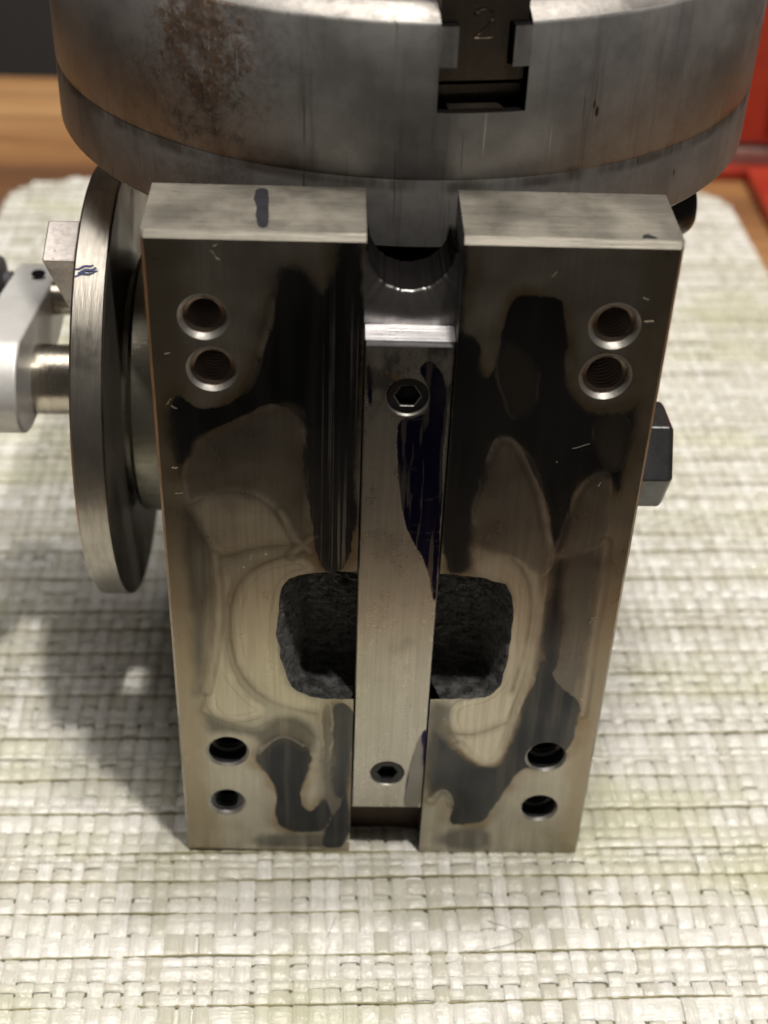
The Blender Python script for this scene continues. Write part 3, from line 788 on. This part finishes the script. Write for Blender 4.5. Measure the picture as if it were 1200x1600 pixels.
# ink stroke on the ground end
iv = []; pth = [(-28.7, 18.2), (-28.6, 14.5), (-28.2, 11), (-28.1, 7.5), (-27.8, 4.2)]; wd = [1.2, 1.45, 1.1, 1.25, 1.0]
out = []
for k in range(7): a = math.pi * k / 6; out.append((-28.7 + 1.2 * math.cos(a), 18.2 + 1.2 * math.sin(a)))
out += [(p[0] - w_, p[1]) for p, w_ in zip(pth[1:], wd[1:])]
out += [(-27.8 - .8, 2.9), (-27.8, 2.3), (-27.8 + .8, 2.9)]
out += [(p[0] + w_, p[1]) for p, w_ in list(zip(pth, wd))[:0:-1]]
on = len(out)
mesh('ink_mark', [(x, y, H + .09) for x, y in out] + [(x * 1., y, H - .05) for x, y in out],
     [tuple(range(on))] + [(i, on + i, on + (i + 1) % on, (i + 1) % on) for i in range(on)], 'ink', parent=base)
mesh('ink_mark', [(42.2, 1.6, H + .06), (45.2, 1.6, H + .06), (44.6, 2.4, H + .06), (43.6, 3.4, H + .06), (42.6, 3.0, H + .06)], [(0, 1, 2, 3, 4)], 'ink', parent=base)

# ------------------------------------------------------------------ key bar with its two screws
KX0, KX1, KZ0, KZ1, KY = -8.35, 9.15, 16.0, 150.3, 1.0
SCREWS = [(.35, 137.8, 4.45), (.12, 28.4, 4.3)]
pts = []; edges = []
kstep = .5; gx = np.linspace(KX0 + .25, KX1 - .25, 36); gz = np.linspace(KZ0 + .2, KZ1 - .9, 269)
bd = [(x, gz[0]) for x in gx[:-1]] + [(gx[-1], z) for z in gz[:-1]] + [(x, gz[-1]) for x in gx[:0:-1]] + [(gx[0], z) for z in gz[:0:-1]]
pts += [Vector(map(float, p)) for p in bd]; edges += [(i, (i + 1) % len(bd)) for i in range(len(bd))]
for sx, sz, sr in SCREWS:
    b = len(pts); pts += [Vector((sx + sr * math.cos(2 * math.pi * k / 64), sz + sr * math.sin(2 * math.pi * k / 64))) for k in range(64)]
    edges += [(b + i, b + (i + 1) % 64) for i in range(64)]
G = np.stack(np.meshgrid(gx[1:-1], gz[1:-1]), -1).reshape(-1, 2)
ok = np.ones(len(G), bool)
for sx, sz, sr in SCREWS: ok &= np.hypot(G[:, 0] - sx, G[:, 1] - sz) > sr + .2
pts += [Vector((float(a), float(b))) for a, b in G[ok]]
vs, es, fs, *_ = delaunay_2d_cdt(pts, edges, [], 0, 1e-5)
v2 = np.array([(v.x, v.y) for v in vs]); V = [(x, KY, z) for x, z in v2]; F = []; mi = []
for f in fs:
    A, B, C_ = (v2[i] for i in f[:3]); c = (A + B + C_) / 3
    if any(math.hypot(c[0] - sx, c[1] - sz) < sr * .9985 for sx, sz, sr in SCREWS): continue
    cr = (B[0] - A[0]) * (C_[1] - A[1]) - (B[1] - A[1]) * (C_[0] - A[0])
    F.append(tuple(f if cr > 0 else f[::-1])); mi.append(0)
x0, x1, z0, z1 = gx[0], gx[-1], gz[0], gz[-1]
YB = FD + .4
quad((x0, KY, z0), (KX0, KY + .25, z0), (KX0, KY + .25, z1), (x0, KY, z1), 1)
quad((x1, KY, z0), (KX1, KY + .25, z0), (KX1, KY + .25, z1), (x1, KY, z1), 2)
quad((KX0, KY + .25, KZ0), (KX0, YB, KZ0), (KX0, YB, KZ1), (KX0, KY + .25, z1), 1)
quad((KX1, KY + .25, KZ0), (KX1, YB, KZ0), (KX1, YB, KZ1), (KX1, KY + .25, z1), 1)
quad((x0, KY, z1), (x1, KY, z1), (x1, KY + .75, KZ1), (x0, KY + .75, KZ1), 2)
F.append((addv((KX0, KY + .25, z1)), addv((x0, KY, z1)), addv((x0, KY + .75, KZ1)), addv((KX0, KY + .9, KZ1 - .1)))); mi.append(2)
F.append((addv((KX1, KY + .25, z1)), addv((x1, KY, z1)), addv((x1, KY + .75, KZ1)), addv((KX1, KY + .9, KZ1 - .1)))); mi.append(2)
ny = 24
for k in range(ny):       # milled end, with cutter lines
    ya = KY + .75 + (YB - KY - .75) * k / ny; yb = KY + .75 + (YB - KY - .75) * (k + 1) / ny
    ha = KZ1 + .10 * math.sin(k * 2.1); hb = KZ1 + .10 * math.sin((k + 1) * 2.1)
    quad((KX0, ya, ha), (KX1, ya, ha), (KX1, yb, hb), (KX0, yb, hb), 2)
quad((KX0, KY, KZ0), (KX1, KY, KZ0), (KX1, YB, KZ0), (KX0, YB, KZ0), 1)
quad((x0, KY, z0), (x1, KY, z0), (KX1, KY + .2, KZ0), (KX0, KY + .2, KZ0), 1)
quad((KX0, YB, KZ0), (KX1, YB, KZ0), (KX1, YB, KZ1), (KX0, YB, KZ1), 1)
key = mesh('key_bar', V, F, ['key', 'side', 'keyend'], mi, parent=head)
P2 = np.array([(v[0], v[2]) for v in V]); setattr_f(key.data, 'ink', sdf(P2, INK))
key['label'] = 'bright steel key bar with dark blue ink stains'
for k, (sx, sz, sr) in enumerate(SCREWS):
    # countersink wall, screw head and hexagon socket
    rh_ = sr * .92; hr = sr * .60; n = 48
    rec = .55 if k == 0 else .25
    SVs = []; SFs = []; sm = []
    def ring(r, y, hexa=False):
        b = len(SVs)
        for j in range(n):
            a = 2 * math.pi * j / n
            rr = r * (math.cos(math.pi / 6) / math.cos(((a + math.pi / 6 * 0) % (math.pi / 3)) - math.pi / 6)) if hexa else r
            SVs.append((sx + rr * math.cos(a), y, sz + rr * math.sin(a)))
        return b
    bs = [ring(sr, KY), ring(sr * .93, KY + rec + .25), ring(rh_, KY + rec + .25), ring(rh_ * .97, KY + rec), ring(hr * 1.06, KY + rec, True), ring(hr * 1.0, KY + rec + .14, True), ring(hr, KY + rec + .16, True), ring(hr * .98, KY + rec + 2.6, True), ring(.05, KY + rec + 3.0)]
    mats_ = [1, 0, 0, 0, 2 if k == 0 else 0, 0, 0, 0]
    for a_, b_, mm_ in zip(bs[:-1], bs[1:], mats_):
        for j in range(n): SFs.append((a_ + j, a_ + (j + 1) % n, b_ + (j + 1) % n, b_ + j)); sm.append(mm_)
    so = mesh('socket_screw', SVs, SFs, ['oxide', 'chamfer', 'socketedge'], sm, parent=key); autosmooth(fixn(so), 30)

# ------------------------------------------------------------------ body behind the base
bd_ = box('body', -44, 44, T - .5, 150, 3, 147, 'body', head, 8, 4)
CX, CY, R = 1.3, 105.1, 82.8
lathe('spindle_flange', [(44, 140), (44, 150), (50, 152), (50, 159.6)], 'z', (CX, CY, 0), 'body', n=72, parent=head)
# raised boss and hub toward the index plate
DY, DZ = 81.96, 89.57
lathe('worm_hub', [(30, -40), (33.97, -44), (33.97, -63.0), (33.2, -64.0), (29, -64.2), (29, -66.4)], 'x', (0, DY, DZ), 'hub', n=96, parent=head)
ip = lathe('index_plate', [(20, -65.9), (55.5, -66.0), (55.99, -66.5), (55.99, -73.2), (55.5, -73.74), (20, -73.74)], 'x', (0, DY, DZ), ['discface', 'disc'], [0, 1, 1, 1, 0], 192, head)
# pen scribble on the rim of the index plate
rimpts = []
def rim(xx, ang): return (xx, DY + 56.03 * math.cos(ang), DZ + 56.03 * math.sin(ang))
a_s = math.atan2(137.0 - DZ, 53.0 - DY)
for k, (xa_, xb_, wd_) in enumerate(((-73.3, -69.2, .42), (-72.6, -68.6, .62), (-73.2, -68.2, .40))):
    p_ = [rim(xa_ + (xb_ - xa_) * q / 10, a_s + .016 * k + .004 * math.sin(q * .9 + k) - .0022 * q) for q in range(11)]
    tube('pen_scribble', p_, [wd_ * (.5 + .5 * math.sin(.3 + q * .26)) for q in range(11)], 'blueink', ip, 8, .22)
# shaft, collar, sector arm, crank
lathe('crank_shaft', [(9.2, -74), (9.2, -92.5)], 'x', (0, DY, DZ), 'shaft', n=64, parent=head)
lathe('sector_collar', [(19, -73.6), (21.5, -74.6), (21.5, -76.2), (14, -78.5), (14, -80.2), (9.1, -80.2)], 'x', (0, DY, DZ), 'sector', n=72, parent=head)
def prism(name, sect, mat, parent, bev=0):
    """sect: list of quads (4 xyz corners each) lofted together"""
    V = [p for q in sect for p in q]; F = [(0, 1, 2, 3)[::-1], tuple(4 * (len(sect) - 1) + i for i in range(4))]
    for a in range(len(sect) - 1):
        for i in range(4): F.append((4 * a + i, 4 * a + (i + 1) % 4, 4 * a + 4 + (i + 1) % 4, 4 * a + 4 + i))
    o = fixn(mesh(name, V, F, mat, parent=parent))
    if bev: bevel(o, bev, 2)
    return o
def rad_pt(xx, r_, t_, ang): 
    c, s_ = math.cos(ang), math.sin(ang); return (xx, DY + r_ * c - t_ * s_, DZ + r_ * s_ + t_ * c)
aa = math.atan2(140.5 - DZ, 63.0 - DY)
sec = []
for r_, th_, t0, t1 in ((10, 2.2, -6, 5), (24, 2.6, -5, 5), (42, 5.4, -4.5, 6.5), (54.5, 7.4, -4.5, 8.0)):
    sec.append([rad_pt(-73.8, r_, t0, aa), rad_pt(-73.8, r_, t1, aa), rad_pt(-73.8 - th_, r_, t1, aa), rad_pt(-73.8 - th_, r_, t0, aa)])
prism('sector_arm', sec, 'sector', head, .35)
# crank arm: rounded front end, tapering toward the index pin
prof = []
for a in np.linspace(math.radians(105), math.radians(258), 40): prof.append((74 + 17.0 * math.cos(a), 95.5 + 13.5 * math.sin(a)))
prof += [(84, 80.5), (122, 84.5), (130, 88), (131, 97.5), (126, 99.5)]
npf = len(prof)
ca = fixn(mesh('crank_arm', [(-92.2, y, z) for y, z in prof] + [(-104.5, y, z) for y, z in prof],
     [tuple(range(npf)), tuple(range(npf, 2 * npf))[::-1]] + [(i, npf + i, npf + (i + 1) % npf, (i + 1) % npf) for i in range(npf)], 'silver', parent=head))
bevel(ca, .7, 3, 40); autosmooth(ca, 35)
lathe('set_screw_hole', [(1.9, 104.2), (1.9, 104.6)], 'z', (-96.6, 116.0, -2.0), 'inside', n=24, parent=ca)
lathe('index_pin', [(2.6, -73.5), (2.6, -80), (4.6, -81), (4.6, -92.5)], 'x', (0, 112.0, 97.0), 'shaft', n=32, parent=head)
lathe('plunger_knob', [(3, -104), (3, -106), (6.8, -106.6), (7.4, -108), (7.4, -122), (6.6, -124)], 'x', (0, 116, 99.5), 'grip', n=64, parent=head,
      wob=lambda i, a: .25 * np.sign(np.sin(a * 24)) * (1 if i in (3, 4) else 0))
# bolt on the right, round knob below the chuck
lathe('bolt_boss', [(14, 42), (14, 54.5)], 'x', (0, 31, 104), 'body', n=48, parent=head)
hexv = []; 
for xx, rr in ((54, 11.2), (54.6, 12.2), (61.0, 12.2), (62.0, 11.0)):
    for k in range(6):
        a = math.radians(60 * k + 5); hexv.append((xx, 31 - rr * math.cos(a), 104.3 + rr * math.sin(a)))
hf = [tuple(range(6))[::-1], tuple(range(18, 24))] + [(6 * q + k, 6 * q + (k + 1) % 6, 6 * q + 6 + (k + 1) % 6, 6 * q + 6 + k) for q in range(3) for k in range(6)]
hb = fixn(mesh('hex_bolt', hexv, hf, 'bolt', parent=head)); bevel(hb, .35, 2)
kp = [(3.5, 42), (3.5, 58)] + [(3.5 + 4.2 * math.sin(q), 65.0 - 7 * math.cos(q)) for q in np.linspace(.25, 2.9, 12)]
lathe('lock_knob', kp, 'x', (0, 80, 143.2), 'oxide', n=40, parent=head)

# ------------------------------------------------------------------ chuck with T-slot and jaw
ZB, ZT, ZS = 159.1, 205.3, 174.3
cp = [(40, ZB), (81.6, ZB), (R - .5, ZB + .35), (R, ZB + .9), (R, ZS - .35), (R - .1, ZS - .06), (R - .1, ZS + .06), (R, ZS + .35), (R, ZT - 1.2), (R - .4, ZT - .5), (R - 4.2, ZT + 1.6), (R - 5.0, ZT + 1.8), (30, ZT + 1.8)]
chuck = lathe('chuck', cp, 'z', (CX, CY, 0), ['chuck', 'rim', 'inside'], [0, 0, 0, 0, 0, 0, 0, 0, 0, 1, 1, 1], 256, head)
ANG = math.radians(8.05)
def local(pts3):   # local frame of the jaw slot: x' tangential, y' = outward distance, z
    c, s_ = math.cos(ANG), math.sin(ANG)
    return [(CX + x * c + r_ * s_, CY + x * s_ - r_ * c, z) for x, r_, z in pts3]
def tshape(name, half, r0, r1, mat, parent=None):
    """half: outline (x', z) closed polygon, extruded outward from r0 to r1"""
    n = len(half)
    V = local([(x, r0, z) for x, z in half] + [(x, r1, z) for x, z in half])
    F = [tuple(range(n)), tuple(range(n, 2 * n))[::-1]] + [(i, n + i, n + (i + 1) % n, (i + 1) % n) for i in range(n)]
    return fixn(mesh(name, V, F, mat, parent=parent))
slot_o = [(-8.6, 187.8), (8.6, 187.8), (8.6, 196.5), (5.3, 196.5), (5.3, 204.1), (8.6, 204.1), (8.6, 230), (-8.6, 230), (-8.6, 204.1), (-5.3, 204.1), (-5.3, 196.5), (-8.6, 196.5)]
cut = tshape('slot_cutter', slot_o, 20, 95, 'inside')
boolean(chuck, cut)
autosmooth(chuck, 35)
jaw_o = [(-8.3, 193.2), (8.1, 193.2), (8.1, 196.2), (4.7, 196.2), (4.7, 204.3), (8.3, 204.3), (8.3, 236), (-8.45, 236), (-8.45, 204.3), (-5.1, 204.3), (-5.1, 196.2), (-8.3, 196.2)]
jaw = tshape('jaw', jaw_o, 34, 80.2, 'jaw', chuck)
# stamped figure 2
path = []
for q in np.linspace(math.radians(175), math.radians(-40), 14): path.append((-.35 + 1.65 * math.cos(q), 205.1 + 1.55 * math.sin(q)))
path += [(.3, 203.2), (-.9, 202.2), (-1.75, 201.45)]
base_l = [(-1.75, 201.45), (-.6, 201.4), (.6, 201.42), (1.6, 201.5)]
for pl in (path, base_l):
    ctb = tube('digit_cutter', local([(x, 80.25, z) for x, z in pl]), .36, 'inside', None, 10)
    boolean(jaw, ctb)
bevel(jaw, .12, 1, 40)
sr_ = tshape('scroll_ring', [(-8.5, 187.9), (8.5, 187.9), (8.5, 190.2), (-8.5, 190.2)], 50, 75.5, 'jaw', chuck)
sc2 = tshape('scroll_tooth', [(-8.4, 190.1), (8.3, 190.1), (8.3, 191.7), (-8.4, 191.7)], 50, 78.2, 'jaw', chuck)
tshape('slot_swarf', [(-6.6, 187.75), (4.0, 187.75), (4.4, 188.25), (-6.2, 188.35)], 76.2, 81.6, 'jaw', chuck)

# ------------------------------------------------------------------ red toolbox at the back right
red = bpy.data.objects.new('red_toolbox', None); COL.objects.link(red)
red.location = (.25, .48, -.0016)
tag(red, 'scuffed red metal toolbox behind the mat at the end of the table', 'toolbox')
def rbox(n_, a, b, c, d, e, f, m_, bv): 
    o = box(n_, a - 250, b - 250, c - 480, d - 480, e + 1.6, f + 1.6, m_, red, bv); return o
rbox('body', 174, 360, 432, 600, 14, 150, 'red', 3)
rbox('trim_strip', 175.5, 358, 429, 595, 4.5, 13.0, 'redtrim', 1.5)
rbox('base_rail', 171, 364, 424, 604, -1.6, 5.0, 'red', 1.5)
rbox('foot', 188, 350, 330, 425, -1.6, 7.0, 'red', 2)
rbox('latch', 196, 214, 426, 433, 30, 62, 'darkrubber', 1.5)

# ------------------------------------------------------------------ small dirt: swarf on the face, hair on the mat
r = random.Random(5)
def swarf(x, z, L, ang, rad=.055):
    pts_ = [(x + L * (q / 5 - .5) * math.cos(ang) + .15 * math.sin(q * 1.3), -.05 - .12 * math.sin(q * .63), z + L * (q / 5 - .5) * math.sin(ang)) for q in range(6)]
    tube('swarf_chip', pts_, rad, 'chip', head, 5)
for x, z, L, ang in ((-36.5, 168.6, 2.4, -.9), (-36.4, 170.6, .8, .4), (-46.5, 147.5, 1.0, .2), (-46.8, 136.5, 1.6, .9), (-45.9, 135.2, 1.3, -.5), (-46.5, 120.4, 1.2, .05),
                     (-46.0, 114.0, 1.6, .15), (26.5, 166.2, 1.3, .9), (44.3, 161.5, 1.2, -.4), (45.6, 156.6, 1.8, .1), (36.0, 127.5, 3.6, .35), (44.5, 81.2, 1.5, .5), (43.9, 80.0, 1.2, .9),
                     (41.0, 118.0, 1.1, 1.0), (-31.6, 97.2, 1.4, 1.2)):
    swarf(x, z, L, ang)
hp_ = [(20 + 9.5 * math.sin(q * .23) + q * .55, -30.5 + q * .62, .06 + .05 * math.sin(q)) for q in range(16)]
h1 = tube('hair', hp_, .05, 'hair', None, 5); tag(h1, 'thin curved dark hair lying on the mat right of the key slot', 'hair')
h2 = tube('hair', [(-14.0 + q * .28, -26.0 + q * .75, .06) for q in range(9)], .05, 'hair', None, 5); tag(h2, 'short straight dark hair on the mat left of the key slot', 'hair')
